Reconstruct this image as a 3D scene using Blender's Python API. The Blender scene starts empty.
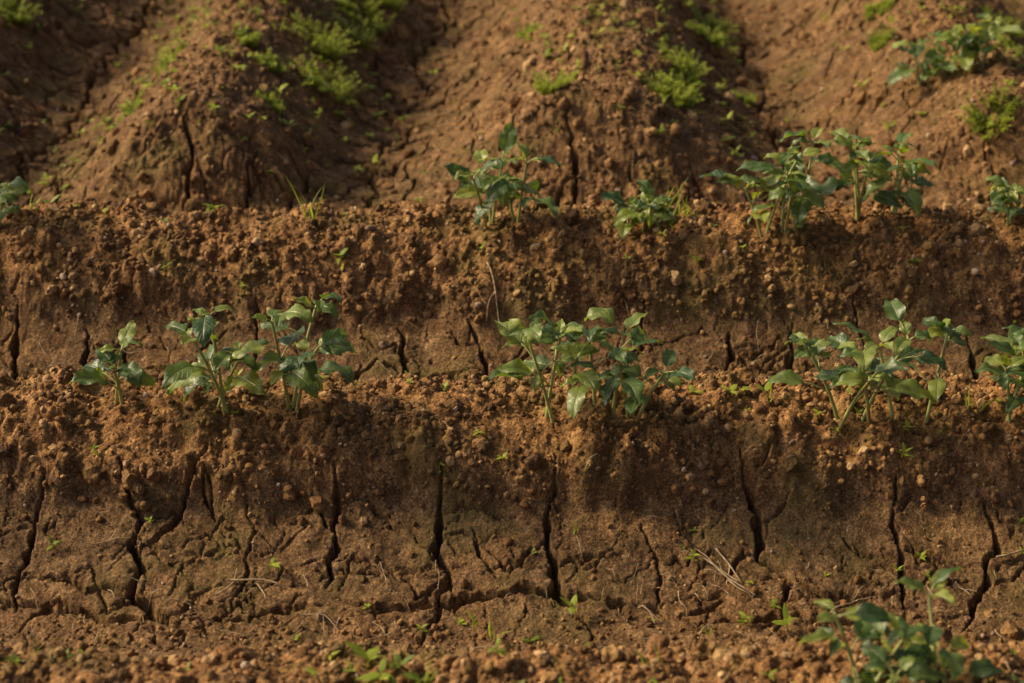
import bpy, math, random
import numpy as np
from mathutils import Vector, Matrix
rng = np.random.default_rng(11)
random.seed(5)
sc = bpy.context.scene

# ------------------------------------------------------------------ noise
def h2(ix, iy, seed):
    a = (ix.astype(np.int64)*374761393 + iy.astype(np.int64)*668265263 + seed*1274126177) & 0xFFFFFFFF
    a = ((a ^ (a >> 13))*1274126177) & 0xFFFFFFFF
    a = a ^ (a >> 16)
    return (a & 0xFFFFFF).astype(np.float64)/float(0x1000000)

def perlin(x, y, seed=0):
    ix = np.floor(x); iy = np.floor(y)
    fx = x-ix; fy = y-iy
    u = fx*fx*fx*(fx*(fx*6-15)+10); v = fy*fy*fy*(fy*(fy*6-15)+10)
    def g(ox, oy):
        a = h2(ix+ox, iy+oy, seed)*2*np.pi
        return np.cos(a)*(fx-ox)+np.sin(a)*(fy-oy)
    return ((g(0,0)*(1-u)+g(1,0)*u)*(1-v)+(g(0,1)*(1-u)+g(1,1)*u)*v)*1.4

def fbm(x, y, sc_, octv, seed, gain=0.5):
    s = 0; a = 1
    for o in range(octv):
        s = s + a*perlin(x/sc_*2**o, y/sc_*2**o, seed+o*7)
        a *= gain
    return s

def lumps(x, y, cell, seed, keep=0.8):
    """rounded soil crumbs: height of random hemispheres, one per cell"""
    gx = x/cell; gy = y/cell
    ix = np.floor(gx); iy = np.floor(gy)
    out = np.zeros_like(x)
    for ox in (-1,0,1):
        for oy in (-1,0,1):
            jx = ix+ox; jy = iy+oy
            px = jx+h2(jx,jy,seed); py = jy+h2(jx,jy,seed+1)
            r = 0.2+0.5*h2(jx,jy,seed+2)
            r = np.where(h2(jx,jy,seed+3) < keep, r, 0.01)
            st = 0.6+0.8*h2(jx,jy,seed+4)
            d2 = ((gx-px)*st)**2+((gy-py)/st)**2
            out = np.maximum(out, np.sqrt(np.maximum(0, r*r-d2)))
    return out*cell

def worley_edge(x, y, cell, seed):
    gx = x/cell; gy = y/cell
    ix = np.floor(gx); iy = np.floor(gy)
    f1 = np.full_like(x, 9.); f2 = np.full_like(x, 9.)
    for ox in (-1,0,1):
        for oy in (-1,0,1):
            jx = ix+ox; jy = iy+oy
            px = jx+h2(jx,jy,seed); py = jy+h2(jx,jy,seed+1)
            d = np.sqrt((gx-px)**2+(gy-py)**2)
            f2 = np.minimum(f2, np.maximum(f1, d)); f1 = np.minimum(f1, d)
    return (f2-f1)*cell

def sstep(a, b, v):
    t = np.clip((v-a)/(b-a), 0, 1); return t*t*(3-2*t)

# ------------------------------------------------------------------ grid
def geom(start, end, step, grow):
    out = []; v = start
    sgn = 1 if end > start else -1
    while sgn*(end-v) > 0:
        step *= grow; v += sgn*step; out.append(v)
    return out
xs = list(np.arange(-1.15, 1.15, 0.0025))
xs = geom(-1.75, -60, .008, 1.09)[::-1]+list(np.arange(-1.75,-1.15,.006))+xs+list(np.arange(1.153,1.75,.006))+geom(1.75, 60, .008, 1.09)
ys = geom(1.5, -50, .008, 1.09)[::-1]+list(np.arange(1.5,1.95,.006))+list(np.arange(1.95,3.7,.0025))+list(np.arange(3.702,5.7,.0042))+geom(5.70, 90, .006, 1.06)
xs = np.array(xs); ys = np.array(ys)
X, Y = np.meshgrid(xs, ys)

# ------------------------------------------------------------------ terrain
cp = [(1.72,-.225),(1.80,-.20),(1.90,-.14),(1.97,-.085),(2.04,-.042),(2.10,-.036),(2.18,-.060),(2.27,-.125),(2.34,-.20),(2.41,-.222),
      (2.49,-.208),(2.58,-.172),(2.650,-.138),(2.672,-.118),(2.703,-.066),(2.76,-.024),(2.83,-.010),(2.93,-.03),(3.03,-.11),(3.12,-.195),(3.18,-.217),
      (3.27,-.195),(3.348,-.153),(3.370,-.130),(3.413,-.072),(3.48,-.020),(3.57,0),(3.65,-.02),(3.73,-.10),(3.81,-.18),(3.88,-.205),(3.95,-.21),(200,-.21)]
tt = np.arange(1.5, 4.2, .004)
pv = np.interp(tt, [c[0] for c in cp], [c[1] for c in cp])
k = np.hanning(9); k /= k.sum()
pv = np.convolve(np.pad(pv, 4, mode='edge'), k, mode='valid')
def P(y):
    yy = np.where(y < 1.74, 1.74+np.mod(y-1.74, .72), y)
    return np.interp(yy, tt, pv)
def zone(y, a, b, s=.03):
    return sstep(a-s, a+s, y)*(1-sstep(b-s, b+s, y))

wob = .022*perlin(X/.5, Y*0+.3, 3) + .014*perlin(X/.13, Y/.3, 4) + .006*perlin(X/.05, Y/.2, 5)
wob = wob*(1-sstep(4, 4.5, Y))
Yw = Y+wob
Z = P(Yw)
yy = np.where(Yw < 1.74, 1.74+np.mod(Yw-1.74, .72), Yw)
fade = 1-sstep(9, 22, np.hypot(X, Y-3))
crumb = np.maximum.reduce([zone(yy,1.93,2.30), zone(yy,2.672,3.0,.015), zone(yy,3.37,3.76,.015)])
Z = Z + crumb*(.013*perlin(X/.35, Y/.4, 8)+.010*perlin(X/.09, Y/.12, 9))
def bfur(y):
    t = y-4.44
    return [-1.96-.02*t, -1.10+.05*t, -.28+.11*t, .69-.01*t, 1.58-.04*t]
F = bfur(Y)
ph = np.zeros_like(X)
wx = X+.05*perlin(Y/.5, X/1.5, 21)+.022*perlin(X/.12, Y/.12, 22)
per = .88
ph = np.where(wx < F[0], np.mod((wx-F[0])/per, 1), ph)
for i in range(4):
    ph = np.where((wx >= F[i]) & (wx < F[i+1]), (wx-F[i])/(F[i+1]-F[i]), ph)
ph = np.where(wx >= F[4], np.mod((wx-F[4])/per, 1), ph)
r = np.sin(np.pi*ph)
r = r**1.9
nose = sstep(3.90, 4.22, Y+.06*perlin(X/.25, Y/.3, 31)-.04*(1-r))
back = sstep(3.84, 4.0, Y)
Z = Z + nose*(.225*r) + back*.02
bcr = back*sstep(.45, .9, r)
floor_b = back*(1-sstep(.12,.4,r))
Z = Z + fade*(.014*fbm(X,Y,.22,3,41)*(.35+.65*np.maximum(crumb,back)))
nf = (1-sstep(2.0, 3.5, np.abs(X)))*sstep(.6,1.5,Y)*(1-sstep(6,8,Y))
smooth = 1-np.clip(crumb+.55*back, 0, 1)
cr = np.clip(crumb+.6*bcr+.3*back, 0, 1)
wpx = X+.004*perlin(X/.015,Y/.015,50); wpy = Y+.004*perlin(X/.015,Y/.015,51)
patch = .35+.65*sstep(-.25,.35,fbm(X,Y,.12,2,55))
Z += nf*cr*patch*(.50*lumps(wpx,wpy,.048,60,.55) + .75*lumps(wpx,wpy,.023,70,.75))
Z += nf*(cr*.75+.14*(1-cr))*(.65*lumps(wpx,wpy,.011,80,.8))
Z += nf*.0042*fbm(X,Y,.05,4,90,.6)*(.7+.7*cr)
Z += nf*.0012*fbm(X,Y,.011,2,97,.7)
Z += nf*(1-cr)*.16*lumps(wpx,wpy,.03,85,.5)*sstep(-.1,.3,perlin(X/.15,Y/.15,86))
flank = back*np.clip(4*r*(1-r),0,1)
Z += nf*flank*.018*fbm(X*.35, Y+.25*X, .055, 3, 95)
e = worley_edge(X+.03*perlin(X/.06,Y/.06,101), Y+.03*perlin(X/.06,Y/.06,102), .12, 103)
cm = back*(1-sstep(.5,.85,r))*sstep(-.3,.1,perlin(X/.3,Y/.3,104)+.15)
Z -= nf*cm*.030*(1-sstep(.001,.009,e))
e3 = worley_edge(X+.02*perlin(X/.04,Y/.04,111), Y+.02*perlin(X/.04,Y/.04,112), .055, 113)
Z -= nf*back*(1-sstep(.3,.8,r))*.009*(1-sstep(.0006,.004,e3))*sstep(-.1,.3,perlin(X/.2,Y/.2,114))
e2 = worley_edge(X+.02*perlin(X/.03,Y/.03,105)+.006*perlin(X/.008,Y/.008,109), Y+.02*perlin(X/.03,Y/.03,106), .10, 107)
cm2 = smooth*(1-back)*sstep(-.25,.15,perlin(X/.2,Y/.2,108)+.08)
Z -= nf*cm2*.011*(1-sstep(.0004,.0030,e2))

# ------------------------------------------------------------------ drying cracks
C = np.zeros_like(Z)
def crack(pts, hw=.0055, depth=.05, jag=.004, taper=True, sub=True):
    pts = [np.array(p, float) for p in pts]
    path = []
    for a, b in zip(pts[:-1], pts[1:]):
        n = max(2, int(np.linalg.norm(b-a)/.006))
        for i in range(n): path.append(a+(b-a)*i/n)
    path.append(pts[-1]); path = np.array(path)
    n = len(path); s = np.arange(n)
    kx = np.arange(0, n+3, 2); off = np.interp(s, kx, rng.normal(0, jag*.6, len(kx)))
    kx2 = np.arange(0, n+7, 6); off2 = np.interp(s, kx2, rng.normal(0, jag*1.3, len(kx2)))
    tdir = np.gradient(path, axis=0); tdir /= np.linalg.norm(tdir,axis=1,keepdims=True)+1e-9
    nrm = np.stack([-tdir[:,1], tdir[:,0]], -1)
    path = path+nrm*(off+off2+rng.normal(0,.0007,n))[:,None]
    w = hw*.78*np.interp(s, kx, rng.uniform(.35,1.3,len(kx)))
    if taper:
        tp = np.minimum(1, np.minimum((s+1)/(.3*n+1), (n-s)/(.3*n+1)))
        w = w*(.2+.8*tp)
    for i in range(n-1):
        a, b = path[i], path[i+1]; m = .014
        x0, x1 = np.searchsorted(xs, [min(a[0],b[0])-m, max(a[0],b[0])+m])
        y0, y1 = np.searchsorted(ys, [min(a[1],b[1])-m, max(a[1],b[1])+m])
        if x1 <= x0 or y1 <= y0: continue
        gx = X[y0:y1, x0:x1]; gy = Y[y0:y1, x0:x1]
        ab = b-a; L = ab@ab+1e-12
        t = np.clip(((gx-a[0])*ab[0]+(gy-a[1])*ab[1])/L, 0, 1)
        d = np.hypot(gx-a[0]-t*ab[0], gy-a[1]-t*ab[1])
        ww = np.maximum(w[i]*(1-t)+w[i+1]*t, .0014)
        c = depth*np.minimum(1, ww/hw+.15)*(1-sstep(.5, 1.25, d/ww))
        C[y0:y1, x0:x1] = np.maximum(C[y0:y1, x0:x1], c)
    if sub and n > 12:
        for _ in range(rng.integers(3, 6)):
            q = path[rng.integers(3, n-3)]; sg = rng.choice([-1,1]); L = rng.uniform(.04,.13)
            crack([q, (q[0]+sg*L*.5, q[1]+rng.normal(0,.015)), (q[0]+sg*L, q[1]+rng.normal(-.01,.03))], hw*.5, depth*.5, .004, True, False)
crack([(-.772,2.70),(-.773,2.634),(-.79,2.554),(-.775,2.49)], .0058)
crack([(-.64,2.71),(-.617,2.618),(-.597,2.57),(-.606,2.522),(-.527,2.466),(-.439,2.43)], .0078)
crack([(-.512,2.727),(-.542,2.666),(-.583,2.586),(-.597,2.57)], .006)
crack([(-.293,2.70),(-.285,2.60),(-.296,2.53)], .0065)
crack([(-.116,2.70),(-.121,2.602),(-.106,2.567),(-.126,2.482),(-.136,2.42)], .0085)
crack([(.066,2.715),(.057,2.602),(.086,2.519),(.116,2.466),(.12,2.42)], .0082)
crack([(.375,2.73),(.402,2.658),(.396,2.594),(.444,2.546),(.419,2.466)], .0084)
crack([(.630,2.69),(.624,2.57),(.618,2.487)], .0065)
crack([(.784,2.675),(.793,2.602),(.735,2.519),(.706,2.442)], .0072)
crack([(-.285,2.50),(-.2,2.495),(-.129,2.50),(-.019,2.52),(.06,2.516),(.154,2.506),(.225,2.50),(.292,2.46)], .0100, .05)
crack([(-.86,2.51),(-.775,2.50),(-.71,2.495),(-.64,2.48),(-.527,2.475)], .0095, .05)
crack([(-.527,2.475),(-.44,2.47),(-.36,2.482),(-.285,2.50)], .0065, .04)
crack([(-.606,2.522),(-.69,2.545),(-.775,2.55)], .006, .03)
crack([(.444,2.546),(.5,2.525),(.57,2.52),(.62,2.53)], .006, .03)
crack([(.06,2.56),(.12,2.575),(.17,2.60)], .004, .022)
crack([(-.285,2.58),(-.2,2.56),(-.11,2.565)], .0045, .022)
crack([(.225,2.487),(.24,2.56),(.22,2.64)], .0038, .022)
crack([(-.43,2.66),(-.42,2.56),(-.44,2.50)], .0035, .018)
crack([(.29,2.46),(.36,2.47),(.42,2.48),(.5,2.475),(.62,2.48),(.706,2.46)], .008, .04)
crack([(-.56,2.60),(-.50,2.59),(-.46,2.61),(-.43,2.60)], .0038, .018)
crack([(.63,2.60),(.68,2.585),(.735,2.58)], .0045, .02)
for q in [(-.985,-.965,.007),(-.838,-.82,.005),(-.77,-.745,.006),(-.225,-.205,.0085),(-.08,-.05,.0065),(.02,.014,.004),(.43,.412,.007),(.55,.525,.0078),(.907,.895,.007),(-.5,-.49,.003),(.25,.24,.003),(.68,.67,.003)]:
    y1_ = rng.uniform(3.34,3.40)
    crack([(q[0],y1_),((q[0]+q[1])/2+rng.normal(0,.012),3.30),(q[1]+rng.normal(0,.006),3.25),(q[1],rng.uniform(3.18,3.22))], q[2]*1.1, .05, .005)
crack([(-.205,3.25),(-.13,3.255),(-.06,3.235),(0,3.225),(.02,3.25)], .0085,.045)
crack([(-.06,3.30),(-.02,3.27),(.02,3.25)], .007,.04)
crack([(.41,3.29),(.47,3.275),(.53,3.28)], .006,.03)
crack([(-.98,3.25),(-.9,3.24),(-.82,3.235)], .006,.03)
for (x0,yb,yt,w_) in [(-.74,3.95,4.17,.007),(-1.085,3.95,4.2,.008),(-.60,3.93,4.12,.004),(.145,3.92,4.16,.0085),(.27,3.93,4.08,.004),(-.02,3.95,4.08,.004),(1.10,3.93,4.12,.006),(.93,3.93,4.06,.004),(.45,3.95,4.1,.004)]:
    crack([(x0,yb),(x0+rng.normal(0,.012),(yb+yt)/2),(x0+rng.normal(0,.02),yt)], w_, .05, .007)
for fi in (1, 2, 3):
    pts = []
    for y_ in np.arange(4.0, 6.2, .14):
        pts.append((bfur(y_)[fi]+rng.normal(0,.03)-.03, y_))
    crack(pts, .010, .05, .009, False, False)
    for p in pts[1:]:
        for sg in (-1, 1):
            if rng.random() < .85:
                L = rng.uniform(.08,.26)
                crack([p,(p[0]+sg*L*.5,p[1]+rng.normal(0,.03)),(p[0]+sg*L,p[1]+rng.normal(.02,.05))], .009, .045, .007, True, False)
for yb in (2.44, 3.18):
    for sg in (-1, 1):
        x_ = 1.05
        while x_ < 1.75:
            crack([(sg*x_, yb+.25),(sg*x_+rng.normal(0,.02), yb+.13),(sg*x_+rng.normal(0,.03), yb)], rng.uniform(.004,.007))
            x_ += rng.uniform(.1,.25)
Z -= C

def hz(x, y):
    i = np.clip(np.searchsorted(xs, x)-1, 0, len(xs)-2); j = np.clip(np.searchsorted(ys, y)-1, 0, len(ys)-2)
    tx = (x-xs[i])/(xs[i+1]-xs[i]); ty = (y-ys[j])/(ys[j+1]-ys[j])
    return (Z[j,i]*(1-tx)+Z[j,i+1]*tx)*(1-ty)+(Z[j+1,i]*(1-tx)+Z[j+1,i+1]*tx)*ty
def fld(A, x, y):
    i = np.clip(np.searchsorted(xs, x), 0, len(xs)-1); j = np.clip(np.searchsorted(ys, y), 0, len(ys)-1)
    return A[j, i]

def mesh_np(name, V, Fc, nv, attrs=None, uv=None, smooth_=True):
    me = bpy.data.meshes.new(name)
    me.vertices.add(len(V)); me.vertices.foreach_set('co', np.ascontiguousarray(V, dtype=np.float32).ravel())
    n = len(Fc)
    me.loops.add(n*nv); me.polygons.add(n)
    me.loops.foreach_set('vertex_index', np.ascontiguousarray(Fc, dtype=np.int32).ravel())
    me.polygons.foreach_set('loop_start', np.arange(0, n*nv, nv, dtype=np.int32))
    me.polygons.foreach_set('loop_total', np.full(n, nv, dtype=np.int32))
    me.polygons.foreach_set('use_smooth', np.full(n, smooth_, dtype=bool))
    me.update(calc_edges=True)
    for k_, a in (attrs or {}).items():
        at = me.attributes.new(k_, 'FLOAT', 'POINT'); at.data.foreach_set('value', np.ascontiguousarray(a, dtype=np.float32).ravel())
    if uv is not None:
        ul = me.uv_layers.new(name='UVMap')
        ul.data.foreach_set('uv', np.ascontiguousarray(uv[np.asarray(Fc).ravel()], dtype=np.float32).ravel())
    ob = bpy.data.objects.new(name, me); sc.collection.objects.link(ob)
    return ob

# ------------------------------------------------------------------ materials
def nt(name):
    m = bpy.data.materials.new(name); m.use_nodes = True
    n = m.node_tree.nodes; l = m.node_tree.links
    return m, n, l, n['Principled BSDF']
def noise(n, l, vec, scale, det=4, rough=.55):
    t = n.new('ShaderNodeTexNoise'); t.inputs['Scale'].default_value = scale; t.inputs['Detail'].default_value = det
    t.inputs['Roughness'].default_value = rough; l.new(vec, t.inputs['Vector']); return t.outputs['Fac']
def ramp(n, l, fac, stops):
    r_ = n.new('ShaderNodeValToRGB'); el = r_.color_ramp.elements
    el[0].position, el[0].color = stops[0][0], (*stops[0][1], 1)
    el[1].position, el[1].color = stops[-1][0], (*stops[-1][1], 1)
    for p, c in stops[1:-1]:
        e_ = el.new(p); e_.color = (*c, 1)
    l.new(fac, r_.inputs['Fac']); return r_.outputs['Color']
def mix(n, l, fac, a, b, mode='MIX'):
    m_ = n.new('ShaderNodeMix'); m_.data_type = 'RGBA'; m_.blend_type = mode
    for s_, v in ((0, fac), (6, a), (7, b)):
        if hasattr(v, 'node'): l.new(v, m_.inputs[s_])
        else: m_.inputs[s_].default_value = v if s_ == 0 else (*v, 1)
    return m_.outputs[2]
def math_(n, l, op, a, b=0.0, clamp=False):
    m_ = n.new('ShaderNodeMath'); m_.operation = op; m_.use_clamp = clamp
    for s_, v in ((0, a), (1, b)):
        if hasattr(v, 'node'): l.new(v, m_.inputs[s_])
        else: m_.inputs[s_].default_value = v
    return m_.outputs[0]

def soil_material(name, use_attr=True, lift=1.0):
    m, n, l, bs = nt(name)
    tc = n.new('ShaderNodeTexCoord'); v = tc.outputs['Object']
    med = noise(n, l, v, 34, 4, .75)
    fin = noise(n, l, v, 240, 2, .8)
    S = lambda c: tuple(q*lift for q in c)
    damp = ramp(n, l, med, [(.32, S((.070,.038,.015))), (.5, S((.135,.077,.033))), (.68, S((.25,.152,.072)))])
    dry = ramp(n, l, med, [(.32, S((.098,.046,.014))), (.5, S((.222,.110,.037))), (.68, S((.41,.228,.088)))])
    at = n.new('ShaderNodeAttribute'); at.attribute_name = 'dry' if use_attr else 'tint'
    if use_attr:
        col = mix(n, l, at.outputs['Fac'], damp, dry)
        col = mix(n, l, .75, col, ramp(n, l, fin, [(.34, (.25,.23,.2)), (.5, (1,1,1)), (.66, (2.1,2.0,1.85))]), 'MULTIPLY')
    else:
        body = ramp(n, l, at.outputs['Fac'], [(0, S((.095,.05,.020))), (.35, S((.18,.092,.034))), (.7, S((.285,.157,.060))), (1, S((.43,.275,.13)))])
        col = mix(n, l, .5, body, ramp(n, l, fin, [(.34, (.4,.38,.35)), (.5, (1,1,1)), (.66, (1.7,1.65,1.55))]), 'MULTIPLY')
    algr = ramp(n, l, noise(n, l, v, 6, 4, .75), [(.50, (0,0,0)), (.66, (.5,.5,.5))])
    col = mix(n, l, algr, col, S((.118,.098,.024)))
    l.new(col, bs.inputs['Base Color'])
    bs.inputs['Roughness'].default_value = .88
    bs.inputs['Specular IOR Level'].default_value = .25
    b1 = n.new('ShaderNodeBump'); b1.inputs['Strength'].default_value = 1 if use_attr else .6; b1.inputs['Distance'].default_value = .005
    l.new(noise(n, l, v, 170, 3, .8), b1.inputs['Height'])
    l.new(b1.outputs[0], bs.inputs['Normal'])
    return m

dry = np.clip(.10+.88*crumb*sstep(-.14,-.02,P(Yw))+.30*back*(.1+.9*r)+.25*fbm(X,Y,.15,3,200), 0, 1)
H_, W_ = Z.shape
idx = np.arange(H_*W_, dtype=np.int32).reshape(H_, W_)
Fq = np.stack([idx[:-1,:-1], idx[:-1,1:], idx[1:,1:], idx[1:,:-1]], -1).reshape(-1, 4)
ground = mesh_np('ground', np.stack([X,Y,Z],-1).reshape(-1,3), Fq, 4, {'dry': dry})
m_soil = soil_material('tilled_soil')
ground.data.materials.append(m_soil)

# ------------------------------------------------------------------ clods / stones
def rot_mats(n, r_):
    q = r_.normal(size=(n,4)); q /= np.linalg.norm(q,axis=1,keepdims=True)
    w,x,y,z = q.T
    return np.stack([1-2*(y*y+z*z),2*(x*y-z*w),2*(x*z+y*w),2*(x*y+z*w),1-2*(x*x+z*z),2*(y*z-x*w),2*(x*z-y*w),2*(y*z+x*w),1-2*(x*x+y*y)],-1).reshape(n,3,3)
import bmesh
def ico(sub):
    bm = bmesh.new(); bmesh.ops.create_icosphere(bm, subdivisions=sub, radius=1)
    V = np.array([v.co[:] for v in bm.verts]); Fc = np.array([[v.index for v in f.verts] for f in bm.faces]); bm.free()
    return V, Fc
def clod_shape(sub, seed, rough=.25):
    V, Fc = ico(sub); r_ = np.random.default_rng(seed)
    for k_ in range(9):
        nn = r_.normal(size=3); nn /= np.linalg.norm(nn); c = r_.uniform(.62,.9)
        pr = V@nn
        V = V-np.outer(np.maximum(0, pr-c)*.9, nn)
    V = V*(1+rough*perlin(V[:,0]*1.6+seed, V[:,1]*1.6+V[:,2]*1.3, seed)[:,None])
    V += r_.normal(0, .035, V.shape)
    V *= np.array([1, r_.uniform(.7,1), r_.uniform(.55,.85)])
    return V, Fc
def scatter(name, mat, groups, seed, rough=.25, smooth_=False):
    r_ = np.random.default_rng(seed); VV=[]; FF=[]; TT=[]; off=0
    for (n, smin, smax, sub, wfun, box) in groups:
        shapes = [clod_shape(sub, seed*10+i, rough) for i in range(7)]
        x = r_.uniform(box[0],box[1],n*6); y = r_.uniform(box[2],box[3],n*6)
        keep = r_.random(n*6) < wfun(x,y); x = x[keep][:n]; y = y[keep][:n]
        n = len(x); s = smin*(smax/smin)**(r_.random(n)**1.8)
        z = hz(x,y)+s*r_.uniform(-.25,.45,n)
        R = rot_mats(n, r_); kind = r_.integers(0,7,n)
        for kk in range(7):
            mk = kind==kk; c = mk.sum()
            if not c: continue
            V0, F0 = shapes[kk]
            V = np.einsum('nij,vj->nvi', R[mk], V0)*s[mk][:,None,None]+np.stack([x[mk],y[mk],z[mk]],-1)[:,None,:]
            FF.append((F0[None]+ (np.arange(c)*len(V0))[:,None,None]+off).reshape(-1,3)); VV.append(V.reshape(-1,3)); off += c*len(V0)
            TT.append(np.repeat(np.clip(r_.normal(.42,.32,c),0,1), len(V0)))
    ob = mesh_np(name, np.concatenate(VV), np.concatenate(FF), 3, {'tint': np.concatenate(TT)}, None, smooth_)
    ob.data.materials.append(mat); return ob
wc = lambda x,y: np.clip(fld(cr,x,y)*(.3+.7*(perlin(x/.1,y/.1,301)>-.1)), .025, 1)*(fld(C,x,y)<.004)
wf = lambda x,y: np.clip(fld(cr,x,y)+.10, .10, 1)*(fld(C,x,y)<.004)
toe = lambda x,y: (np.exp(-((y-2.43)/.05)**2)+np.exp(-((y-3.19)/.04)**2)*.6+.10)*(fld(C,x,y)<.002)
m_clod = soil_material('dry_clod', False, 1.0)
scatter('soil_clods', m_clod, [
    (20000,.0018,.0045,1,wf,(-1.4,1.4,1.95,3.75)),
    (10500,.004,.011,2,wc,(-1.4,1.4,1.95,3.75)),
    (780,.009,.020,3,wc,(-1.5,1.5,1.9,3.75)),
    (34,.018,.028,3,wc,(-1.5,1.5,1.95,3.7)),
    (2400,.0025,.008,2,toe,(-1.4,1.4,2.35,3.3)),
    (14000,.003,.010,1,wf,(-1.8,1.8,3.85,6)),
    (900,.009,.022,2,wf,(-1.9,1.9,3.85,6))], 3)
m_st, n, l, bs = nt('weathered_stone')
tc = n.new('ShaderNodeTexCoord')
at = n.new('ShaderNodeAttribute'); at.attribute_name = 'tint'
c_ = mix(n,l,at.outputs['Fac'],(.20,.12,.07),(.44,.33,.24))
c_ = mix(n,l,.6,c_,ramp(n,l,noise(n,l,tc.outputs['Object'],120,4),[(.3,(.5,.5,.5)),(.7,(1.3,1.3,1.3))]),'MULTIPLY')
l.new(c_,bs.inputs['Base Color']); bs.inputs['Roughness'].default_value=.8
al = lambda x,y: .25+.5*fld(cr,x,y)
scatter('pebbles', m_st, [(1300,.002,.0055,2,al,(-1.5,1.5,1.9,5)),(80,.006,.012,3,al,(-1.4,1.4,1.95,4.8))], 9, .15, True)

# ------------------------------------------------------------------ plants
class Geo:
    def __init__(s): s.V=[]; s.F=[]; s.UV=[]; s.T=[]; s.M=[]
    def grid(s, pts, uvs, nr, nc, tint, mat=0):
        o=len(s.V); s.V+=pts; s.UV+=uvs; s.T+=[tint]*len(pts)
        for i in range(nr-1):
            for j in range(nc-1):
                s.F.append((o+i*nc+j,o+i*nc+j+1,o+(i+1)*nc+j+1,o+(i+1)*nc+j)); s.M.append(mat)
    def tube(s, path, r0, r1, tint, mat=1, nc=6):
        o=len(s.V); n_=len(path)
        for i,p in enumerate(path):
            d=(path[min(i+1,n_-1)]-path[max(i-1,0)]).normalized()
            a=d.cross(Vector((.3,.9,.2))).normalized(); b=d.cross(a)
            r_=r0+(r1-r0)*i/(n_-1)
            for k_ in range(nc):
                t=2*math.pi*k_/nc; s.V.append(p+(a*math.cos(t)+b*math.sin(t))*r_); s.UV.append((.5,i/n_)); s.T.append(tint)
        for i in range(n_-1):
            for k_ in range(nc):
                k2=(k_+1)%nc; s.F.append((o+i*nc+k_,o+i*nc+k2,o+(i+1)*nc+k2,o+(i+1)*nc+k_)); s.M.append(mat)
    def build(s, name, mats):
        ob=mesh_np(name, np.array([tuple(v) for v in s.V]), np.array(s.F), 4, {'tint':np.array(s.T)}, np.array(s.UV))
        for m_ in mats: ob.data.materials.append(m_)
        ob.data.polygons.foreach_set('material_index', np.array(s.M,dtype=np.int32)); return ob
def leaf(g, R, P0, D, U, L, W, droop, fold=.35, wave=.06, tint=.5, mat=0, nr=14):
    D=D.normalized(); side=D.cross(U).normalized(); U=side.cross(D).normalized()
    pts=[];uvs=[]; p=P0.copy(); d=D.copy(); u=U.copy(); st=L/(nr-1)
    tw=R.uniform(-.45,.45); phs=R.uniform(0,6)
    for i in range(nr):
        t=i/(nr-1)
        w=W*.5*(math.sin(math.pi*min(1,t**.66))**.85) if 0<t<1 else W*.01
        w*=1+.06*math.sin(t*23+phs)
        sd=side*math.cos(tw*t)+u*math.sin(tw*t)
        for j in range(9):
            s_=(j-4)/4
            rip=wave*W*math.sin(t*13+phs+(2 if s_>0 else 0))*abs(s_)**2
            quilt=.03*W*math.sin(t*34-abs(s_)*5)*(1 if 0<abs(s_)<1 else 0)
            z=fold*w*(abs(s_)**1.1)-.30*w*(s_*s_)+rip+quilt
            pts.append(p+sd*(s_*w)+u*z); uvs.append((.5+.5*s_,t))
        q=Matrix.Rotation(-droop/(nr-1)*(.5+t),3,side)
        d=(q@d).normalized(); u=(q@u).normalized()
        p=p+d*st
    g.grid(pts,uvs,nr,9,tint,mat)
def arc(P0, D, L, bend, n_=6):
    D=D.normalized(); 
    ax=D.cross(Vector((0,0,1)))
    if ax.length<1e-3: ax=Vector((1,0,0))
    ax.normalize(); out=[P0.copy()]; d=D.copy()
    for i in range(n_-1):
        out.append(out[-1]+d*(L/(n_-1))); d=Matrix.Rotation(-bend/(n_-1),3,ax)@d
    return out, d
Zup=Vector((0,0,1))
def azv(a, el): return Vector((math.cos(a)*math.cos(el), math.sin(a)*math.cos(el), math.sin(el)))
def compound(g, R, P0, a, el, L, S, tint, pairs=1):
    D=azv(a,el); path,d=arc(P0,D,L,R.uniform(.3,.9)); g.tube(path,.0014,.0011,tint,1)
    end=path[-1]
    def lf(p, az, e, s_):
        dd=azv(az,e)
        up=(Zup+Vector((R.uniform(-.6,.5),R.uniform(-.7,.3),0))*.8)
        leaf(g,R,p,dd,up,s_,s_*R.uniform(.48,.62),R.uniform(.5,1.7),R.uniform(.25,.7),R.uniform(.05,.13),min(1,max(0,tint+R.uniform(-.3,.3))))
    e_end=math.asin(max(-1,min(1,d.z)))
    lf(end,a+R.uniform(-.2,.2),e_end+R.uniform(-.1,.25),S)
    for k_ in range(pairs):
        q=path[-2-k_*2]
        for sg in (-1,1):
            if R.random()<.8:
                ss=S*(.60-.25*k_)*R.uniform(.75,1.1)
                az=a+sg*R.uniform(.8,1.25)
                pt,dd=arc(q,azv(az,.35),.006,.2,3); g.tube(pt,.0010,.0008,tint,1)
                lf(pt[-1],az,R.uniform(-.05,.4),ss)
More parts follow.
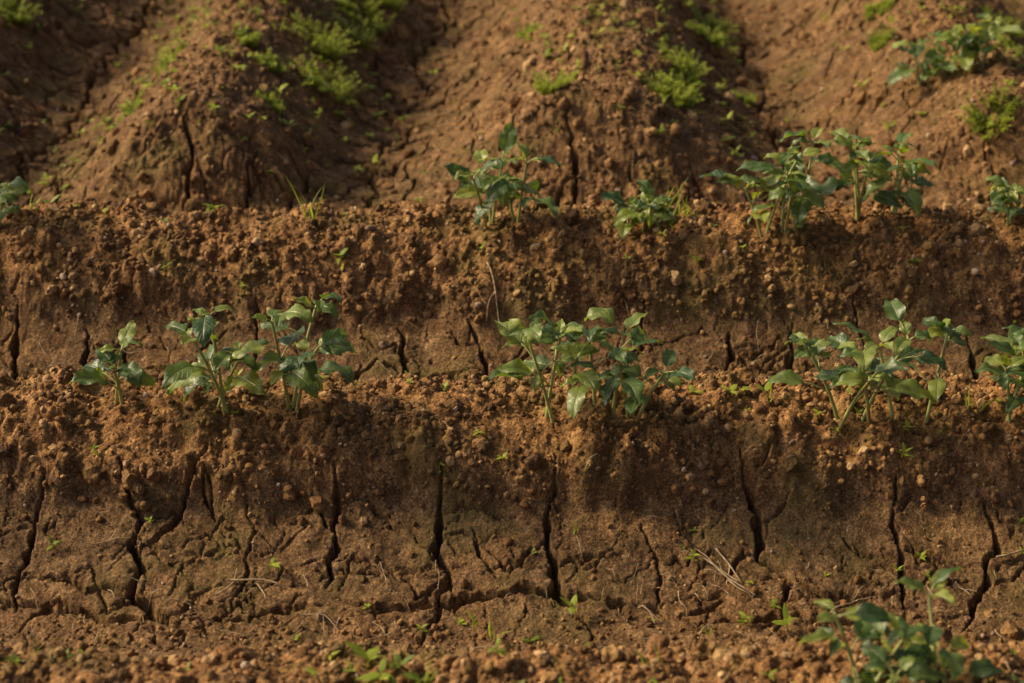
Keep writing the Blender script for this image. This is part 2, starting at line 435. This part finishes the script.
def potato_plant(x, y, H, spread, stems, seed, S=.055, off=None):
    R=random.Random(seed); g=Geo()
    for s_ in range(stems):
        a=2*math.pi*(s_+R.uniform(-.3,.3))/stems+seed
        ox=off[s_%len(off)] if off else 0
        bx=x+ox+R.uniform(-.008,.008); by=y+R.uniform(-.01,.01)
        bz=float(hz(np.array([bx]),np.array([by]))[0])-.012
        lean=R.uniform(.12,.55)*spread
        L=H*R.uniform(.55,.98)
        path,d=arc(Vector((bx,by,bz)),azv(a,math.pi/2-lean*.6),L+.012,lean*R.uniform(.2,.8),8)
        g.tube(path,.0036,.0023,R.uniform(.4,.7),1,7)
        nn=R.choice([3,4,4]); aa=R.uniform(0,6)
        for i in range(nn):
            t=.50+.46*i/(nn-1); q=path[min(7,int(t*7.3))]
            aa+=2.4+R.uniform(-.4,.4)
            Lp=(.052-.028*t)*R.uniform(.7,1.3)*H/.16
            compound(g,R,q,aa,R.uniform(.25,.95)+.35*t,Lp,S*R.uniform(.85,1.25)*(1.12-.25*t),R.uniform(.05,.8),(1 if R.random()<.6 else 0))
        for k_ in range(3):
            b=aa+k_*2.1; compound(g,R,path[-1],b,R.uniform(.7,1.3),.012,S*R.uniform(.45,.8),R.uniform(.6,1),0)
    return g.build('potato_plant',[m_leaf,m_stem])

# leaf materials
m_leaf,n,l,bs=nt('potato_leaf')
tc=n.new('ShaderNodeTexCoord'); uvn=n.new('ShaderNodeSeparateXYZ'); l.new(tc.outputs['UV'],uvn.inputs[0])
at=n.new('ShaderNodeAttribute'); at.attribute_name='tint'
base=ramp(n,l,at.outputs['Fac'],[(0,(.040,.090,.034)),(.5,(.088,.155,.040)),(1,(.23,.29,.055))])
base=mix(n,l,.6,base,ramp(n,l,noise(n,l,tc.outputs['Object'],60,3),[(.3,(.55,.62,.6)),(.7,(1.55,1.4,1.1))]),'MULTIPLY')
au=math_(n,l,'ABSOLUTE',math_(n,l,'SUBTRACT',uvn.outputs[0],.5))
mid=math_(n,l,'SUBTRACT',1,math_(n,l,'MULTIPLY',au,20),True)
vv=math_(n,l,'SINE',math_(n,l,'MULTIPLY',math_(n,l,'SUBTRACT',uvn.outputs[1],math_(n,l,'MULTIPLY',au,.55)),44))
vn=math_(n,l,'MULTIPLY',math_(n,l,'SUBTRACT',vv,.86,True),4.5,True)
vein=math_(n,l,'MAXIMUM',mid,math_(n,l,'MULTIPLY',vn,.55))
col=mix(n,l,math_(n,l,'MULTIPLY',vein,.65),base,(.25,.31,.11))
l.new(col,bs.inputs['Base Color']); bs.inputs['Roughness'].default_value=.38; bs.inputs['Specular IOR Level'].default_value=.65
bp=n.new('ShaderNodeBump'); bp.inputs['Strength'].default_value=.7; bp.inputs['Distance'].default_value=.0016
l.new(math_(n,l,'SUBTRACT',math_(n,l,'MULTIPLY',noise(n,l,tc.outputs['Object'],240,2),.8),vein),bp.inputs['Height']); l.new(bp.outputs[0],bs.inputs['Normal'])
tr=n.new('ShaderNodeBsdfTranslucent'); l.new(mix(n,l,1.0,col,(2.4,2.1,.5),'MULTIPLY'),tr.inputs['Color'])
mx=n.new('ShaderNodeMixShader'); mx.inputs[0].default_value=.38
l.new(bs.outputs[0],mx.inputs[1]); l.new(tr.outputs[0],mx.inputs[2]); l.new(mx.outputs[0],n['Material Output'].inputs['Surface'])
m_stem,n,l,bs=nt('green_stem')
tc=n.new('ShaderNodeTexCoord')
l.new(ramp(n,l,noise(n,l,tc.outputs['Object'],50,3),[(.3,(.28,.19,.08)),(.5,(.28,.32,.10)),(.7,(.40,.44,.16))]),bs.inputs['Base Color'])
bs.inputs['Roughness'].default_value=.45
m_weed,n,l,bs=nt('weed_leaf')
tc=n.new('ShaderNodeTexCoord'); at=n.new('ShaderNodeAttribute'); at.attribute_name='tint'
c_=ramp(n,l,at.outputs['Fac'],[(0,(.14,.20,.02)),(.5,(.33,.41,.035)),(1,(.52,.57,.07))])
c_=mix(n,l,.5,c_,ramp(n,l,noise(n,l,tc.outputs['Object'],50,2),[(.3,(.65,.65,.65)),(.7,(1.3,1.3,1.3))]),'MULTIPLY')
l.new(c_,bs.inputs['Base Color']); bs.inputs['Roughness'].default_value=.55
tr=n.new('ShaderNodeBsdfTranslucent'); l.new(c_,tr.inputs['Color'])
mx=n.new('ShaderNodeMixShader'); mx.inputs[0].default_value=.5
l.new(bs.outputs[0],mx.inputs[1]); l.new(tr.outputs[0],mx.inputs[2]); l.new(mx.outputs[0],n['Material Output'].inputs['Surface'])
m_straw,n,l,bs=nt('dead_straw')
tc=n.new('ShaderNodeTexCoord')
l.new(ramp(n,l,noise(n,l,tc.outputs['Object'],90,3),[(.3,(.20,.13,.07)),(.7,(.48,.36,.22))]),bs.inputs['Base Color'])
bs.inputs['Roughness'].default_value=.8

# x, y, height, spread, stems, seed, leaf size, stem offsets
potato_plant(-.665,2.81,.125,.9,2,1,.054,[-.008,.012])
potato_plant(-.435,2.785,.185,.95,6,2,.062,[-.05,-.03,.06,.08,-.06,.07])
potato_plant(.130,2.77,.200,1.05,7,3,.062,[-.06,.06,-.03,.08,-.07,.04,.01])
potato_plant(.600,2.77,.190,.95,6,24,.064,[-.06,-.02,.09,.03,-.05,-.01])
potato_plant(.865,2.775,.185,1.0,6,5,.066,[0,.04,-.04])
potato_plant(-1.045,3.55,.14,1.0,3,6,.060)
potato_plant(-.015,3.53,.170,1.2,5,27,.066,[-.03,.02])
potato_plant(.265,3.53,.085,1.5,4,8,.050,[-.04,.04,0])
potato_plant(.545,3.50,.190,.95,6,9,.064,[-.04,.03,0])
potato_plant(.735,3.555,.165,1.05,5,10,.066,[-.03,.04])
potato_plant(1.005,3.54,.10,1.1,4,12,.048)
potato_plant(.520,2.035,.14,1.2,5,13,.056,[-.05,.05])
potato_plant(.72,2.03,.07,1.2,3,14,.05)
potato_plant(1.07,4.42,.10,1.6,5,15,.074,[-.07,.07,0])
potato_plant(1.02,5.15,.09,1.4,3,16,.070)
potato_plant(-.62,5.0,.09,1.6,4,17,.075)
potato_plant(1.3,2.82,.16,1.1,5,18,.064,[-.03,.04])
potato_plant(-1.25,2.82,.16,1.1,5,19,.064,[-.03,.04])
potato_plant(1.35,3.56,.15,1.1,4,20,.064)

# feathery weeds
def feathery_weed(x, y, rad, H, seed, n_=46):
    R=random.Random(seed); g=Geo()
    for k_ in range(n_):
        a=R.uniform(0,6.283); rr=rad*math.sqrt(R.random())*.6
        bx=x+rr*math.cos(a); by=y+rr*math.sin(a)*.9; bz=float(hz(np.array([bx]),np.array([by]))[0])-.003
        L=H*R.uniform(.45,1.15); path,d=arc(Vector((bx,by,bz)),azv(a+R.uniform(-.6,.6),R.uniform(.75,1.45)),L,R.uniform(.3,1.0),7)
        t0=R.uniform(.15,.9); g.tube(path,.0010,.0005,t0,0,4)
        for i in range(1,7):
            for q in range(6):
                az=R.uniform(0,6.283); l_=R.uniform(.007,.015)*(1.1-.05*i)
                p0=path[i]+Vector((R.uniform(-1,1),R.uniform(-1,1),R.uniform(-1,1)))*.003
                d_=azv(az,R.uniform(-.1,.9)); sd=d_.cross(Zup).normalized()*.0016
                m_=p0+d_*l_*.5; e_=p0+d_*l_
                o=len(g.V); g.V+=[p0,m_+sd,e_,m_-sd]; g.UV+=[(0,0)]*4; g.T+=[min(1,max(0,t0+R.uniform(-.25,.25)))]*4; g.F.append((o,o+1,o+2,o+3)); g.M.append(0)
    return g.build('feathery_weed',[m_weed])
for i,(x,y,rad,H) in enumerate([(-.50,4.80,.085,.07),(-.47,4.58,.085,.07),(-.42,5.15,.10,.06),(-.39,5.32,.10,.06),(-.60,4.52,.04,.03),(-.43,4.98,.06,.06),
        (.095,4.27,.06,.05),(.42,4.55,.065,.055),(.38,4.32,.06,.05),(.41,4.42,.05,.045),(.53,5.05,.07,.05),(.56,5.25,.08,.05),(1.10,4.15,.06,.055),(1.28,4.6,.07,.05),
        (1.32,5.0,.08,.05),(-1.42,5.15,.08,.06),(-1.42,4.85,.05,.04),(-.92,4.4,.04,.04),(-.86,4.62,.05,.04),(-.66,4.6,.03,.03),(-1.32,5.25,.06,.05),(.6,4.7,.03,.03),(-1.35,5.0,.06,.05),(.95,4.75,.04,.03),(.05,4.9,.04,.03),(.12,5.3,.04,.03),(.98,4.95,.04,.03),(-.58,4.3,.035,.03)]):
    feathery_weed(x,y,rad,H,100+i,int(20+rad*420))

# tiny seedlings
g=Geo(); R=random.Random(77)
def seedling(x,y,s_):
    z=float(hz(np.array([x]),np.array([y]))[0])
    h_=s_*R.uniform(.4,1.0); path,d=arc(Vector((x,y,z-.003)),azv(R.uniform(0,6),1.35),h_,.2,4); tn=R.uniform(.1,.8)
    g.tube(path,.0009,.0007,tn,0,4)
    a=R.uniform(0,6)
    for k_ in range(R.choice([2,3,4,5])):
        a+=1.9+R.uniform(-.4,.4)
        leaf(g,R,path[-1 if k_<3 else -2],azv(a,R.uniform(.1,.9)),Zup,s_*R.uniform(.6,1.1),s_*R.uniform(.25,.5),R.uniform(.2,1),.25,.04,min(1,max(0,tn+R.uniform(-.2,.2))),0,6)
for (x,y,s_) in [(-.93,3.55,.03),(-.88,3.58,.02),(-.83,3.58,.022),(-.60,3.565,.028),(-.62,3.58,.018),(-.345,3.45,.028),(-.335,3.44,.02),
    (.20,2.78,.02),(.37,2.82,.028),(.39,2.83,.03),(.43,2.81,.025),(.31,2.84,.022),(-.39,2.555,.022),(-.375,2.55,.018),(.03,2.59,.018),(.10,2.47,.03),(.30,2.49,.02),
    (.43,2.45,.03),(.36,2.46,.02),(.03,2.42,.022),(-.12,2.69,.018),(-.06,2.74,.018),(.64,2.71,.02),(.66,2.75,.018),(.78,3.50,.02),(.37,3.44,.018),(.80,3.43,.022),(-.39,4.0,.03),(-.2,2.12,.04),(-.17,2.08,.035),(-.15,2.11,.03),(-.12,2.09,.03),(-.27,2.10,.025),(-.02,2.12,.025),(.35,2.1,.02),(-.68,2.13,.02),
    (-.75,5.0,.05),(-.70,4.9,.04),(-.9,4.5,.035),(-.85,4.55,.035),(-.98,4.35,.03),(.20,4.9,.03),(.35,4.7,.03)]:
    seedling(x,y,s_)
for _ in range(230):
    x=R.uniform(-1.5,1.5); y=R.choice([R.uniform(2.0,2.2),R.uniform(2.4,2.9),R.uniform(2.4,2.9),R.uniform(3.2,3.65),R.uniform(4,5.5),R.uniform(4,5.5)])
    seedling(x,y,R.uniform(.008,.018))
for _ in range(700):
    x=R.gauss(R.choice([-.75,-.5,.2,.45,1.1,-1.4,-.95]),.12); y=R.uniform(4.12,5.9)
    seedling(x,y,R.uniform(.010,.030))
g.build('weed_seedlings',[m_weed])
# grass
g=Geo()
def blades(x,y,n_,H):
    for _ in range(n_):
        bx=x+R.gauss(0,.008); by=y+R.gauss(0,.008); z=float(hz(np.array([bx]),np.array([by]))[0])-.003
        leaf(g,R,Vector((bx,by,z)),azv(R.uniform(0,6.28),R.uniform(.9,1.45)),Vector((R.uniform(-1,1),R.uniform(-1,1),.3)),H*R.uniform(.5,1.1),.0035,R.uniform(.1,.9),.2,.0,R.uniform(.1,.7),0,8)
for (x,y,n_,H) in [(-.41,3.55,6,.11),(.32,3.56,8,.095),(.35,3.58,6,.08),(-.03,2.42,4,.07),(-.05,2.46,3,.06),(.36,3.56,5,.05),(-.12,2.08,4,.05),(.10,2.62,2,.03),(-.99,3.6,4,.06),(.44,2.82,3,.04),(.77,2.8,5,.05),
    (-.66,2.12,3,.05),(.20,2.13,4,.04),(-.87,4.5,6,.05),(-.95,4.42,5,.05),(-.6,4.75,5,.05),(.3,2.44,3,.03)]:
    blades(x,y,n_,H)
g.build('grass_blades',[m_weed])
# dry twigs and straw
g=Geo()
def twig(x,y,a,L,r_=.0012,fork=True):
    pts=[]; n_=7; px,py=x,y
    for i in range(n_):
        z=float(hz(np.array([px]),np.array([py]))[0])+.004+R.uniform(0,.004)
        pts.append(Vector((px,py,z))); a+=R.gauss(0,.14); px+=math.cos(a)*L/(n_-1); py+=math.sin(a)*L/(n_-1)
    zs=[p.z for p in pts]
    for i in range(1,n_-1): pts[i].z=max(zs[i],(zs[i-1]+zs[i+1])/2)
    g.tube(pts,r_,r_*.5,R.random(),0,5)
    if fork: twig(pts[3].x,pts[3].y,a+R.choice([-.6,.6]),L*.5,r_*.7,False)
for (x,y,a,L,r_) in [(.31,2.58,-.5,.10,.0022),(.33,2.60,-1.0,.07,.0018),(.36,2.54,2.5,.09,.0016),(-.45,2.54,-.2,.08,.0022),(-.47,2.51,.3,.06,.0016),(-.68,2.60,.2,.06,.0014),(.78,2.58,.3,.09,.0022),
    (-.05,3.44,-.9,.09,.002),(-.2,2.53,1.5,.05,.001),(-.33,2.47,.2,.07,.0014),(.5,2.49,.1,.08,.0014),(-.9,3.28,.1,.05,.0012),(.2,2.50,-.7,.05,.0012)]:
    twig(x,y,a,L,r_)
for _ in range(380):
    x=R.uniform(-1.3,1.3); y=R.choice([R.gauss(2.48,.06),R.gauss(2.48,.06),R.gauss(3.28,.05),R.uniform(2,3.7),R.uniform(4,5)])
    twig(x,y,R.uniform(0,6.28),R.uniform(.01,.045),R.uniform(.0005,.0011),False)
g.build('dry_twigs',[m_straw])

# ------------------------------------------------------------------ light
el=math.radians(36); az=math.radians(-74)   # hazy low sun to the left, slightly behind the ridges
sd=Vector((math.sin(az)*math.cos(el), math.cos(az)*math.cos(el), math.sin(el)))
sun=bpy.data.lights.new('sun','SUN'); sun.energy=4.7; sun.angle=math.radians(9); sun.color=(1,.77,.46)
so=bpy.data.objects.new('sun',sun); sc.collection.objects.link(so); so.rotation_euler=(-sd).to_track_quat('-Z','Y').to_euler(); so.location=sd*20
w=bpy.data.worlds.new('World'); sc.world=w; w.use_nodes=True
wn=w.node_tree.nodes; wl=w.node_tree.links
sky=wn.new('ShaderNodeTexSky'); sky.sky_type='NISHITA'; sky.sun_disc=False; sky.sun_elevation=el; sky.sun_rotation=az%(2*math.pi); sky.dust_density=7; sky.air_density=.5
wl.new(sky.outputs[0],wn['Background'].inputs['Color']); wn['Background'].inputs['Strength'].default_value=.125

# ------------------------------------------------------------------ camera
cam=bpy.data.cameras.new('camera'); co=bpy.data.objects.new('camera',cam); sc.collection.objects.link(co)
co.location=(0,0,1.55); co.rotation_euler=(math.radians(90-27.2),0,0)
cam.sensor_width=36; cam.lens=67.2; cam.clip_end=500; cam.clip_start=.05
cam.dof.use_dof=True; cam.dof.focus_distance=3.30; cam.dof.aperture_fstop=3.6
sc.camera=co
sc.view_settings.view_transform='Standard'; sc.view_settings.look='None'; sc.view_settings.exposure=0
